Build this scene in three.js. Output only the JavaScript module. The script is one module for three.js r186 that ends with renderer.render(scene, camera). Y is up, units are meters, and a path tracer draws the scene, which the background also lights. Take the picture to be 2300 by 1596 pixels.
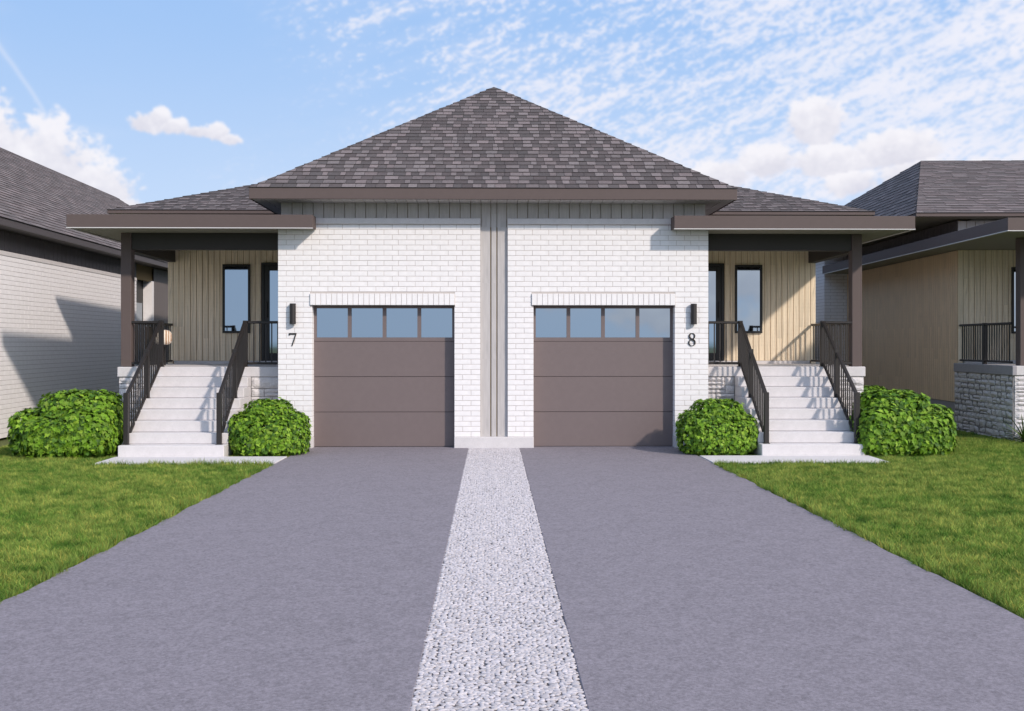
import * as THREE from 'three';
import { ImprovedNoise } from 'three/addons/math/ImprovedNoise.js';
import { ConvexGeometry } from 'three/addons/geometries/ConvexGeometry.js';
import { mergeGeometries, mergeVertices } from 'three/addons/utils/BufferGeometryUtils.js';

// ------------------------------------------------------------------ camera, sky, sun, exposure
const scene = new THREE.Scene();
const R = THREE.MathUtils.degToRad;
const YAW = Math.atan(45 / 2350);
const camera = new THREE.PerspectiveCamera(2 * Math.atan(798 / 2350) * 180 / Math.PI, 1024 / 711, 0.1, 1500);
camera.position.set(-0.035, 1.8, 17.92);
camera.lookAt(-0.035 + Math.sin(YAW), 1.8, 17.92 - Math.cos(YAW));
camera.setViewOffset(2300, 1596, 0, 29, 2300, 1596);
scene.add(camera);

const renderer = new THREE.WebGLRenderer({ antialias: true });
renderer.setSize(1024, 711);
renderer.toneMapping = THREE.LinearToneMapping;
renderer.toneMappingExposure = 1.0;
renderer.shadowMap.enabled = true;
renderer.shadowMap.type = THREE.PCFSoftShadowMap;

const SUN = new THREE.Vector3(0.37, 0.335, 0.40).normalize();
const sun = new THREE.DirectionalLight(new THREE.Color(1.0, 0.88, 0.765), 3.35);
sun.position.copy(SUN).multiplyScalar(70);
sun.castShadow = true;
sun.shadow.radius = 4.5;
sun.shadow.mapSize.set(4096, 4096);
Object.assign(sun.shadow.camera, { left: -32, right: 32, top: 32, bottom: -32, near: 1, far: 160 });
sun.shadow.bias = -0.0004;
scene.add(sun, sun.target);

const perlin = new ImprovedNoise();
const noise3 = (x, y, z) => perlin.noise(x + 100.5, y + 100.5, z + 100.5);
const clamp = (x, a = 0, b = 1) => Math.min(b, Math.max(a, x));
const smooth = (a, b, x) => { const t = clamp((x - a) / (b - a)); return t * t * (3 - 2 * t); };
const mix = (a, b, t) => a + (b - a) * t;
function mulberry(a) {
  return () => { a |= 0; a = a + 0x6D2B79F5 | 0; let t = Math.imul(a ^ a >>> 15, 1 | a); t = t + Math.imul(t ^ t >>> 7, 61 | t) ^ t; return ((t ^ t >>> 14) >>> 0) / 4294967296; };
}

{ // the sky: blue air, a field of small cirrocumulus puffs, a few cumulus clouds all the way round, a thin contrail
  const W = 4096, H = 2048, data = new Float32Array(W * H * 4);
  const rnd = mulberry(77);
  const D = 180 / Math.PI;
  // [azimuth from -z to the right, elevation, half width, half height] in degrees
  const lumps = [
    [-38, 6, 6, 3.4], [-31, 8.0, 5, 4.0], [-26.3, 9.0, 3.6, 2.9], [-23.2, 8.5, 2.8, 2.5], [-20.9, 7.4, 2.4, 1.9], [-19.4, 6.7, 1.3, 0.9],
    [-18.3, 11.2, 0.8, 0.55], [-17.6, 11.4, 0.7, 0.6], [-16.8, 11.1, 0.9, 0.4], [-15.6, 10.9, 0.9, 0.34], [-14.6, 10.95, 0.6, 0.5], [-14.0, 10.6, 0.6, 0.3],
    [17.2, 11.5, 1.5, 1.3], [12.6, 8.9, 1.5, 0.8], [14.8, 9.5, 1.6, 0.9], [18.0, 9.4, 2.3, 0.8], [21.3, 9.8, 2.1, 1.2], [22.2, 8.4, 2.0, 1.1], [24.5, 8.3, 1.6, 0.8], [19.2, 8.2, 1.5, 0.7], [11.2, 8.7, 1.2, 0.6], [30, 7, 3, 1.6],
  ];
  for (let i = 0; i < 26; i++) {
    const a0 = 42 + rnd() * 276, e0 = 1.6 + rnd() * 11, n = 3 + Math.floor(rnd() * 4), s = 0.6 + rnd() * 0.9;
    for (let k = 0; k < n; k++) lumps.push([a0 + (rnd() - 0.5) * 9 * s, e0 + (rnd() - 0.4) * 2.2 * s, (1.4 + rnd() * 2.4) * s, (0.9 + rnd() * 1.1) * s]);
  }
  const cells = Array.from({ length: 72 }, () => []);
  for (const l of lumps) for (let c = 0; c < 72; c++) {
    let d = Math.abs(((l[0] - (c * 5 - 180 + 2.5)) % 360 + 540) % 360 - 180);
    if (d < l[2] * 1.5 + 3) cells[c].push(l);
  }
  const axis = R(62), ax = Math.sin(axis), az0 = -Math.cos(axis);
  for (let j = 0; j < H; j++) {
    const el = ((j + 0.5) / H - 0.5) * Math.PI, y = Math.sin(el), cy = Math.cos(el), e = el * D;
    if (e < -1.5) { for (let i = 0; i < W; i++) { const k = (j * W + i) * 4; data[k] = 0.56; data[k + 1] = 0.66; data[k + 2] = 0.80; data[k + 3] = 1; } continue; }
    const h = clamp(e, 0, 90);
    // clear air: pale at the horizon, deeper overhead
    const t1 = smooth(0, 20, h), t2 = smooth(14, 75, h);
    const ar = mix(mix(0.64, 0.345, t1), 0.26, t2), ag = mix(mix(0.78, 0.555, t1), 0.46, t2), ab = mix(mix(0.985, 0.915, t1), 0.84, t2);
    for (let i = 0; i < W; i++) {
      const th = ((i + 0.5) / W - 0.5) * 2 * Math.PI, x = Math.cos(th) * cy, z = Math.sin(th) * cy;
      const az = Math.atan2(x, -z) * D;
      let r = ar, g = ag, b = ab;
      // cirrocumulus, thickened overhead out of view for more fill light
      const big = noise3(x * 2.3 + 4, y * 5 + 1, z * 2.3) * 0.5 + noise3(x * 6, y * 12, z * 6) * 0.25;
      const cov = clamp(smooth(0.14 - 1.0 * smooth(21, 55, e), 0.74 - 0.4 * smooth(21, 55, e), x * ax + z * az0 + big * 0.42) * smooth(3.5, 10, e));
      if (cov > 0.003) {
        const k = e < 40 ? 1 : 0.8;
        const wx = noise3(x * 20, y * 34, z * 20) * 0.012;
        const px = (x + wx) * k, py = (y - 0.30 * x - 0.10 * z) * k, pz = z * k;
        const q1 = noise3(px * 92, py * 205, pz * 92), q2 = noise3(px * 180 + 9, py * 380, pz * 180), q3 = noise3(px * 360, py * 700 + 7, pz * 360);
        const st = noise3(px * 13 + 3, py * 62, pz * 13);
        const p = 0.5 + q1 * 0.46 + q2 * 0.40 + q3 * 0.26 + st * 0.36;
        const a = smooth(0.80 - cov * 0.66, 1.36 - cov * 0.52, p + 0.12) * 0.70 * smooth(0, 0.35, cov) + 0.34 * cov * smooth(-0.5, 0.5, st * 0.6 + big);
        r = mix(r, 0.87, clamp(a)); g = mix(g, 0.875, clamp(a)); b = mix(b, 0.965, clamp(a));
      }
      // thin veil everywhere
      const veil = smooth(0.0, 0.55, noise3(x * 4, y * 16 + 5, z * 4) * 0.6 + noise3(x * 13, y * 50, z * 13) * 0.35) * 0.16;
      r = mix(r, 0.84, veil); g = mix(g, 0.86, veil); b = mix(b, 0.96, veil);
      // contrail
      if (e > 9 && e < 16 && az > -27 && az < -20) {
        const tt = (e - 10.9) / 3.4, line = -22.6 - tt * 2.4;
        const w = 0.10 + 0.06 * tt, d = Math.abs(az - line + noise3(x * 60, y * 60, z * 60) * 0.07);
        const a = Math.exp(-d * d / (w * w)) * 0.34 * smooth(10.4, 11.2, e);
        r = mix(r, 0.86, a); g = mix(g, 0.88, a); b = mix(b, 0.97, a);
      }
      // cumulus
      const list = cells[Math.floor((az + 180) / 5) % 72];
      if (list.length && e < 24) {
        let m = -9, top = 0;
        for (const l of list) {
          let dx = az - l[0]; dx = ((dx % 360) + 540) % 360 - 180;
          const u = dx / l[2], v = (e - l[1]) / (e > l[1] ? l[3] : l[3] * 0.85), d = 1 - Math.sqrt(u * u + v * v);
          if (d > m) { m = d; top = v; }
        }
        if (m > -0.8) {
          const n = noise3(x * 30, y * 40, z * 30) * 0.62 + noise3(x * 66, y * 80, z * 66) * 0.50 + noise3(x * 140, y * 160, z * 140) * 0.40 + noise3(x * 290, y * 320, z * 290) * 0.26 + noise3(x * 560, y * 620, z * 560) * 0.15;
          const f = m * 1.25 + n * 0.74 + 0.2, a = smooth(-0.04, 0.46, f) * 0.97;
          if (a > 0) {
            const lit = clamp(0.70 + 0.34 * top + n * 0.50 - 0.10 * smooth(0.3, 1.2, f));
            r = mix(r, mix(0.62, 0.93, lit), a); g = mix(g, mix(0.625, 0.915, lit), a); b = mix(b, mix(0.74, 0.965, lit), a);
          }
        }
      }
      // wide glow round the sun, out of view, added to fill the shade
      const gl = 1.45 * Math.exp(-Math.acos(clamp(x * SUN.x + y * SUN.y + z * SUN.z, -1, 1)) * D / 21);
      r += gl; g += gl * 0.95; b += gl * 0.88;
      const k = (j * W + i) * 4;
      data[k] = r; data[k + 1] = g; data[k + 2] = b; data[k + 3] = 1;
    }
  }
  const tex = new THREE.DataTexture(data, W, H, THREE.RGBAFormat, THREE.FloatType);
  tex.mapping = THREE.EquirectangularReflectionMapping;
  tex.magFilter = tex.minFilter = THREE.LinearFilter;
  tex.needsUpdate = true;
  scene.background = tex;
  scene.environment = tex;
}

// ------------------------------------------------------------------ textures and materials
function lattice(seed, n) { const r = mulberry(seed), a = new Float32Array(n * n); for (let i = 0; i < a.length; i++) a[i] = r(); return a; }
function tileNoise(seed, n) { // smooth value noise, periodic over 0..1, n cells a side
  const a = lattice(seed, n);
  return (u, v) => {
    u = (u - Math.floor(u)) * n; v = (v - Math.floor(v)) * n;
    const i = Math.floor(u) % n, j = Math.floor(v) % n, i1 = (i + 1) % n, j1 = (j + 1) % n;
    let fu = u - Math.floor(u), fv = v - Math.floor(v); fu = fu * fu * (3 - 2 * fu); fv = fv * fv * (3 - 2 * fv);
    return mix(mix(a[j * n + i], a[j * n + i1], fu), mix(a[j1 * n + i], a[j1 * n + i1], fu), fv);
  };
}
function makeTex(w, h, metresU, metresV, fn, srgb = false) {
  const d = new Uint8Array(w * h * 4);
  for (let j = 0; j < h; j++) for (let i = 0; i < w; i++) {
    const c = fn((i + 0.5) / w, (j + 0.5) / h), k = (j * w + i) * 4;
    d[k] = clamp(c[0]) * 255; d[k + 1] = clamp(c[1]) * 255; d[k + 2] = clamp(c[2]) * 255; d[k + 3] = 255;
  }
  const t = new THREE.DataTexture(d, w, h, THREE.RGBAFormat);
  t.wrapS = t.wrapT = THREE.RepeatWrapping; t.magFilter = THREE.LinearFilter; t.minFilter = THREE.LinearMipmapLinearFilter; t.generateMipmaps = true;
  if (srgb) t.colorSpace = THREE.SRGBColorSpace;
  t.repeat.set(1 / metresU, 1 / metresV); t.needsUpdate = true;
  return t;
}
const toS = (l) => l <= 0.0031308 ? 12.92 * l : 1.055 * Math.pow(l, 1 / 2.4) - 0.055;
const tint = (rgb, k) => [toS(rgb[0] * k), toS(rgb[1] * k), toS(rgb[2] * k)];
const nA = tileNoise(11, 8), nB = tileNoise(12, 24), nC = tileNoise(13, 64), nD = tileNoise(14, 160), nE = tileNoise(15, 256), nF = tileNoise(16, 512);
const gray = (v) => [v, v, v];

function std(p) { return new THREE.MeshStandardMaterial(p); }
const lin = (r, g, b) => new THREE.Color().setRGB(r, g, b);

const speckleBump = makeTex(512, 512, 0.5, 0.5, (u, v) => gray(nE(u, v) * 0.5 + nC(u, v) * 0.3 + nF(u, v) * 0.2));
const brickMap = makeTex(1024, 1024, 1.2, 1.2, (u, v) => tint([0.82, 0.80, 0.80], 0.94 + 0.06 * nB(u, v) + 0.05 * nD(u * 0.25, v) - 0.06 * smooth(0.86, 0.97, nE(u, v)) * nC(u, v)), true);
const brickBump = makeTex(1024, 1024, 1.2, 1.2, (u, v) => gray(0.5 * nD(u * 0.5, v) + 0.3 * nE(u, v) + 0.2 * nC(u, v)));
const concreteMap = makeTex(1024, 1024, 1.6, 1.6, (u, v) => tint([0.615, 0.59, 0.595], 0.92 + 0.10 * nE(u, v) + 0.07 * nB(u, v) - 0.20 * smooth(0.74, 0.92, nF(u, v)) + 0.04 * nA(u, v)), true);
const asphaltMap = makeTex(2048, 2048, 3.1, 3.1, (u, v) => {
  const f = nF(u * 2, v * 2), g = nE(u * 3, v * 3);
  const k = 0.70 + 0.34 * f + 0.26 * g + 0.07 * (nB(u, v) - 0.5) + 0.05 * (nA(u, v) - 0.5) + 0.13 * (nC(u, v) - 0.5) + 0.28 * (nD(u, v) - 0.5) + 0.3 * (nE(u, v) - 0.5);
  return tint([0.212, 0.192, 0.218], k);
}, true);
const asphaltBump = makeTex(1024, 1024, 1.0, 1.0, (u, v) => gray(nF(u, v) * 0.6 + nE(u, v) * 0.4));
const woodMap = makeTex(512, 2048, 0.7, 2.4, (u, v) => {
  const warp = (nA(u, v * 0.5) - 0.5) * 0.10 + (nB(u, v * 0.25) - 0.5) * 0.03;
  const fine = nE(u + warp * 0.3, v * 0.02), mid = nC(u + warp, v * 0.03), pore = nF(u + warp * 0.3, v * 0.06);
  const ring = 0.5 + 0.5 * Math.sin((u + warp * 2.2) * 2 * Math.PI * 9);
  const k = 0.74 + 0.30 * mid + 0.16 * fine + 0.09 * ring - 0.18 * smooth(0.7, 0.95, pore);
  return [toS(0.79 * k), toS(0.665 * k), toS(0.495 * k)];
}, true);
const woodBump = makeTex(512, 1024, 0.7, 2.4, (u, v) => gray(nE(u, v * 0.03) * 0.6 + nC(u, v * 0.05) * 0.4));
const granuleMap = makeTex(1024, 1024, 0.8, 0.8, (u, v) => gray(toS(0.52 + 0.40 * nF(u, v) + 0.22 * nE(u, v) + 0.14 * (nC(u, v) - 0.5) + 0.18 * (nB(u, v) - 0.5))), true);
const granuleBump = makeTex(512, 512, 0.4, 0.4, (u, v) => gray(nF(u, v) * 0.5 + nE(u, v) * 0.5));
const soilMap = makeTex(1024, 1024, 2.3, 2.3, (u, v) => tint([0.085, 0.105, 0.022], 0.7 + 0.3 * nE(u, v) + 0.3 * nC(u, v) + 0.3 * (nB(u, v) - 0.5)), true);
const stoneMap = makeTex(1024, 1024, 1.1, 1.1, (u, v) => tint([0.68, 0.65, 0.65], 0.80 + 0.14 * nC(u, v) + 0.12 * nE(u, v) + 0.10 * nB(u, v)), true);
const stoneBump = makeTex(1024, 1024, 0.8, 0.8, (u, v) => gray(0.45 * nC(u * 0.5, v) + 0.35 * nD(u * 0.5, v) + 0.2 * nF(u, v)));
const metalMap = makeTex(512, 512, 1.5, 1.5, (u, v) => gray(toS(0.93 + 0.05 * nB(u, v) + 0.04 * nD(u, v))), true);
const zincMap = makeTex(512, 512, 0.9, 1.3, (u, v) => tint([0.46, 0.435, 0.425], 0.90 + 0.12 * nC(u, v * 0.1) + 0.10 * nB(u, v * 0.3) + 0.04 * nE(u, v)), true);
const soffitBump = makeTex(64, 256, 0.5, 0.48, (u, v) => { const f = (v * 8) % 1; return gray(f < 0.12 ? 0 : 1); });
const stripeMap = makeTex(256, 64, 1, 1, (u, v) => { const f = (u * 8) % 1; const s = smooth(0.5, 0.56, f) * (1 - smooth(0.94, 1, f)); return [mix(0.93, 0.62, s), mix(0.89, 0.43, s), mix(0.83, 0.27, s)]; }, true);

const M = {
  brick: std({ map: brickMap, bumpMap: brickBump, bumpScale: 0.0008, roughness: 0.85 }),
  mortar: std({ color: lin(0.50, 0.455, 0.43), bumpMap: speckleBump, bumpScale: 0.002, roughness: 0.95 }),
  neighbourBrick: std({ map: brickMap, color: lin(1.0, 1.0, 1.02), bumpMap: brickBump, bumpScale: 0.0008, roughness: 0.85 }),
  darkMortar: std({ color: lin(0.36, 0.33, 0.32), roughness: 0.95 }),
  concrete: std({ map: concreteMap, bumpMap: speckleBump, bumpScale: 0.0012, roughness: 0.9 }),
  greyConcrete: std({ map: concreteMap, color: lin(0.55, 0.55, 0.58), bumpMap: speckleBump, bumpScale: 0.0015, roughness: 0.9 }),
  asphalt: std({ map: asphaltMap, bumpMap: asphaltBump, bumpScale: 0.002, roughness: 0.92 }),
  taupe: std({ map: metalMap, color: lin(0.108, 0.080, 0.075), roughness: 0.75 }),
  garage: std({ map: metalMap, color: lin(0.168, 0.131, 0.128), roughness: 0.5 }),
  darkTaupe: std({ map: metalMap, color: lin(0.075, 0.062, 0.062), roughness: 0.55 }),
  zinc: std({ map: zincMap, bumpMap: speckleBump, bumpScale: 0.0006, roughness: 0.6 }),
  beam: std({ map: metalMap, color: lin(0.034, 0.030, 0.029), roughness: 0.6 }),  // column taupe, blackened to put the shade under the canopy into the colour
  groove: std({ color: lin(0.30, 0.205, 0.09), roughness: 0.9 }),
  charcoalBoard: std({ map: zincMap, color: lin(0.30, 0.27, 0.27), roughness: 0.65 }),
  wood: std({ map: woodMap, bumpMap: woodBump, bumpScale: 0.0012, roughness: 0.7 }),
  brownWood: std({ map: woodMap, color: lin(0.96, 0.86, 0.78), bumpMap: woodBump, bumpScale: 0.0012, roughness: 0.75 }),
  woodGroove: std({ color: lin(0.36, 0.20, 0.075), roughness: 0.9 }),
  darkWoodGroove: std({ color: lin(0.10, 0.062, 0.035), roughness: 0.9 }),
  soffit: std({ color: lin(0.24, 0.225, 0.175), bumpMap: soffitBump, bumpScale: 0.006, roughness: 0.7 }),
  trim: std({ color: lin(0.62, 0.60, 0.59), roughness: 0.45 }),
  shingle: std({ map: granuleMap, vertexColors: true, bumpMap: granuleBump, bumpScale: 0.0025, roughness: 0.95 }),
  deck: std({ color: lin(0.06, 0.053, 0.056), roughness: 0.95 }),
  black: std({ color: lin(0.012, 0.011, 0.011), roughness: 0.45 }),
  rail: std({ color: lin(0.020, 0.0165, 0.0155), roughness: 0.5 }),
  glass: std({ color: lin(0.31, 0.37, 0.43), metalness: 1, roughness: 0.03 }),
  room: std({ color: lin(0.02, 0.02, 0.022), roughness: 0.9 }),
  stone: std({ map: stoneMap, bumpMap: stoneBump, bumpScale: 0.006, roughness: 0.9 }),
  stoneJoint: std({ color: lin(0.24, 0.23, 0.23), roughness: 0.95 }),
  greyStone: std({ map: stoneMap, color: lin(0.97, 0.97, 0.98), bumpMap: stoneBump, bumpScale: 0.006, roughness: 0.9 }),
  soil: std({ map: soilMap, roughness: 1 }),
  gravelBed: std({ color: lin(0.17, 0.155, 0.165), roughness: 1 }),
  pebble: std({ color: lin(1, 1, 1), roughness: 0.75 }),
  grass: new THREE.MeshPhysicalMaterial({ color: lin(1, 1, 1), roughness: 1, specularIntensity: 0.25, transmission: 0.32, thickness: 0, side: THREE.DoubleSide, vertexColors: true }),
  leaf: new THREE.MeshPhysicalMaterial({ color: lin(1, 1, 1), roughness: 0.6, specularIntensity: 0.5, transmission: 0.25, thickness: 0, side: THREE.DoubleSide, vertexColors: true }),
  twig: std({ color: lin(0.05, 0.035, 0.022), roughness: 0.95 }),
  fabric: std({ map: stripeMap, roughness: 0.95 }),
};

// ------------------------------------------------------------------ geometry helpers
function metricUV(g, ou = 0, ov = 0) { // flat, non-indexed geometry: uv in metres from the two axes that each face spans
  const p = g.attributes.position, uv = new Float32Array(p.count * 2), a = new THREE.Vector3(), b = new THREE.Vector3(), c = new THREE.Vector3();
  for (let i = 0; i < p.count; i += 3) {
    a.fromBufferAttribute(p, i); b.fromBufferAttribute(p, i + 1); c.fromBufferAttribute(p, i + 2);
    const n = b.clone().sub(a).cross(c.clone().sub(a)), x = Math.abs(n.x), y = Math.abs(n.y), z = Math.abs(n.z);
    [a, b, c].forEach((q, k) => {
      const t = z >= x && z >= y ? [q.x, q.y] : x >= y ? [q.z, q.y] : [q.x, q.z];
      uv[(i + k) * 2] = t[0] + ou; uv[(i + k) * 2 + 1] = t[1] + ov;
    });
  }
  g.setAttribute('uv', new THREE.BufferAttribute(uv, 2));
  return g;
}
function fromTris(points, faces) { // faces: polygons of indices, fanned
  const out = [];
  for (const f of faces) for (let i = 1; i + 1 < f.length; i++) for (const k of [f[0], f[i], f[i + 1]]) out.push(...points[k]);
  const g = new THREE.BufferGeometry();
  g.setAttribute('position', new THREE.Float32BufferAttribute(out, 3));
  g.computeVertexNormals();
  return g;
}
const cache = new Map();
function cached(key, make) { if (!cache.has(key)) cache.set(key, make()); return cache.get(key); }
function box(w, h, d, ou = 0, ov = 0) { return cached(`b${w.toFixed(4)}_${h.toFixed(4)}_${d.toFixed(4)}_${ou}_${ov}`, () => metricUV(new THREE.BoxGeometry(w, h, d).toNonIndexed(), ou, ov)); }
function bevel(w, h, d, c = 0.006) {
  return cached(`v${w.toFixed(4)}_${h.toFixed(4)}_${d.toFixed(4)}_${c}`, () => {
    const pts = [], X = w / 2, Y = h / 2, Z = d / 2;
    for (const x of [-1, 1]) for (const y of [-1, 1]) for (const z of [-1, 1]) pts.push(new THREE.Vector3(x * (X - c), y * (Y - c), z * Z), new THREE.Vector3(x * (X - c), y * Y, z * (Z - c)), new THREE.Vector3(x * X, y * (Y - c), z * (Z - c)));
    return metricUV(new ConvexGeometry(pts));
  });
}
// a brick or board: front face at z = 0 with chamfered front edges, body going back to -d
function slab(w, h, d, c, variant = 0) {
  return cached(`s${w.toFixed(3)}_${h.toFixed(3)}_${d.toFixed(3)}_${c}_${variant}`, () => {
    const X = w / 2, Y = h / 2, ring = (x, y, z) => [[-x, -y, z], [x, -y, z], [x, y, z], [-x, y, z]];
    const p = [...ring(X - c, Y - c, 0), ...ring(X, Y, -c), ...ring(X, Y, -d)];
    const f = [[0, 1, 2, 3]];
    for (let k = 0; k < 4; k++) { const n = (k + 1) % 4; f.push([4 + k, 4 + n, n, k], [8 + k, 8 + n, 4 + n, 4 + k]); }
    return metricUV(fromTris(p, f), variant * 0.377, variant * 0.231);
  });
}
function part(parent, name, geometry, material, pos, rotY) {
  const m = new THREE.Mesh(geometry, material);
  m.name = name; m.castShadow = m.receiveShadow = true;
  if (pos) m.position.set(pos[0], pos[1], pos[2]);
  if (rotY) m.rotation.y = rotY;
  parent.add(m);
  return m;
}
function group(parent, name) { const g = new THREE.Group(); g.name = name; parent.add(g); return g; }
const taken = new Map();
function thing(name, label, category, pos = [0, 0, 0], rotY = 0, grp) {
  const n = taken.get(name) || 0; taken.set(name, n + 1);
  const g = group(scene, n ? `${name}_${String(n).padStart(3, '0')}` : name);
  g.position.set(...pos); g.rotation.y = rotY;
  g.userData.label = label; g.userData.category = category;
  if (grp) g.userData.group = grp;
  return g;
}
function span(parent, name, mat, x0, x1, y0, y1, z0, z1, c = 0.006) { // a bevelled bar between two corners
  const w = Math.abs(x1 - x0), h = Math.abs(y1 - y0), d = Math.abs(z1 - z0);
  return part(parent, name, c ? bevel(w, h, d, c) : box(w, h, d), mat, [(x0 + x1) / 2, (y0 + y1) / 2, (z0 + z1) / 2]);
}
function between(parent, name, mat, a, b, w, h) { // a bar from point a to point b
  const A = new THREE.Vector3(...a), B = new THREE.Vector3(...b), L = A.distanceTo(B);
  const m = part(parent, name, bevel(w, h, L, 0.004), mat);
  m.position.copy(A).lerp(B, 0.5); m.lookAt(B.clone().applyMatrix4(parent.matrixWorld)); // parents here are unrotated when this is called
  return m;
}
const merged = (list) => mergeGeometries(list, false);
const stuff = (m) => { m.userData.kind = 'stuff'; return m; };

// shingled roof plane: a, b = ends of the eave, c, d = ends of the top edge above b and a
function shingles(parent, a, b, c, d, exposure, nParts, seed, tab = [0.09, 0.24], tones = [0.092, 0.180]) {
  const A = new THREE.Vector3(...a), B = new THREE.Vector3(...b), C = new THREE.Vector3(...c), Dv = new THREE.Vector3(...d);
  const U = B.clone().sub(A).normalize(), N = U.clone().cross(Dv.clone().add(C).multiplyScalar(0.5).sub(A)).normalize();
  const V = N.clone().cross(U).normalize();
  const uB = B.clone().sub(A).dot(U), vT = Dv.clone().sub(A).dot(V), uD = Dv.clone().sub(A).dot(U), uC = C.clone().sub(A).dot(U);
  const left = (v) => uD * v / vT, right = (v) => uB + (uC - uB) * v / vT;
  const r = mulberry(seed), pieces = [];
  const P = (u, v, n) => { const q = A.clone().addScaledVector(U, u).addScaledVector(V, v).addScaledVector(N, n); return [q.x, q.y, q.z]; };
  let row = 0;
  for (let v = -0.02; v < vT - 0.02; v += exposure, row++) {
    const v1 = Math.min(v + exposure * 1.16, vT), l0 = left(Math.max(v, 0)), r0 = right(Math.max(v, 0)), l1 = left(v1), r1 = right(v1);
    let u = Math.min(l0, l1) - r() * 0.25;
    let toggle = r() < 0.5;
    while (u < Math.max(r0, r1)) {
      const w = tab[0] + r() * (tab[1] - tab[0]), e = u + w - 0.006;
      const b0 = Math.max(u, l0), b1 = Math.min(e, r0), t0 = Math.max(u, l1), t1 = Math.min(e, r1);
      if (b1 - b0 > 0.012) {
        let vt = v1; // a tab that crosses the hip line ends on it
        if (b0 > r1) vt = v + (v1 - v) * clamp((r0 - b0) / (r0 - r1), 0.02, 1);
        else if (b1 < l1) vt = v + (v1 - v) * clamp((b1 - l0) / (l1 - l0), 0.02, 1);
        const T0 = b0 > r1 ? b0 : b1 < l1 ? b1 - 0.003 : clamp(t0, b0, b1), T1 = b0 > r1 ? b0 + 0.003 : b1 < l1 ? b1 : Math.max(clamp(t1, b0, b1), T0 + 0.003);
        toggle = r() < 0.78 ? !toggle : toggle;
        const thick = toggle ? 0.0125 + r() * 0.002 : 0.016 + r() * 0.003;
        const pts = [P(b0, v, -0.002), P(b1, v, -0.002), P(T1, vt, -0.002), P(T0, vt, -0.002), P(b0, v, thick), P(b1, v, thick), P(T1, vt, 0.003), P(T0, vt, 0.003)];
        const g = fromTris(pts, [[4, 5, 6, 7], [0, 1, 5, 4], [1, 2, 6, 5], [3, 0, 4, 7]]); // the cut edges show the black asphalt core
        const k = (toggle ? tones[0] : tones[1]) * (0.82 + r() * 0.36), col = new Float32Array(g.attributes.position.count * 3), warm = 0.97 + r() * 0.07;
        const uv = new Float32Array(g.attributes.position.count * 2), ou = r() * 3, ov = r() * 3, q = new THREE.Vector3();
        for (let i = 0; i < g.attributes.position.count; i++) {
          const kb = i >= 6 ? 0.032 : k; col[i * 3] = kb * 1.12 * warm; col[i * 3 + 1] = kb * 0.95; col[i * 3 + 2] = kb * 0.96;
          q.fromBufferAttribute(g.attributes.position, i).sub(A); uv[i * 2] = q.dot(U) + ou; uv[i * 2 + 1] = q.dot(V) + q.dot(N) + ov;
        }
        g.setAttribute('color', new THREE.BufferAttribute(col, 3)); g.setAttribute('uv', new THREE.BufferAttribute(uv, 2));
        pieces.push([(b1 - b0), row, g, (b0 + b1) / 2]);
      }
      u += w;
    }
  }
  return { pieces, put(order) {
    pieces.sort(order);
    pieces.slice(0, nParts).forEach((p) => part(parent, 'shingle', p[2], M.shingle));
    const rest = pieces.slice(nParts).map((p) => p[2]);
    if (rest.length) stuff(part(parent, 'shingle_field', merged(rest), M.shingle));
  } };
}

// coursed brick face looking along +z of `parent`: openings are skipped. rect = [x0, x1, y0, y1], holes the same
const BL = [0.285, 0.285, 0.28, 0.247];
function brickRows(x0, x1, y0, y1, course, lengths, holes, seed, joint = 0.0072) {
  const out = [], r = mulberry(seed), rows = Math.round((y1 - y0) / course), ch = (y1 - y0) / rows, period = lengths.reduce((s, v) => s + v, 0);
  for (let k = 0; k < rows; k++) {
    const yb = y0 + k * ch, ym = yb + ch / 2;
    let spans = [[x0, x1]];
    for (const h of holes) if (ym > h[2] && ym < h[3]) spans = spans.flatMap(([a, b]) => [[a, Math.min(b, h[0])], [Math.max(a, h[1]), b]].filter(([p, q]) => q - p > 0.01));
    let x = x0 - period - (k % 2 ? lengths[0] / 2 : 0), i = 0;
    const seams = [];
    while (x < x1) { seams.push(x); x += lengths[i++ % lengths.length]; }
    for (const [a, b] of spans) {
      const cuts = [a, ...seams.filter((s) => s > a + 0.045 && s < b - 0.045), b];
      for (let m = 0; m + 1 < cuts.length; m++) out.push({ x: (cuts[m] + cuts[m + 1]) / 2, y: ym, w: cuts[m + 1] - cuts[m] - joint, h: ch - joint, v: Math.floor(r() * 6), dz: (r() - 0.5) * 0.003 });
    }
  }
  return out;
}

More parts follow.
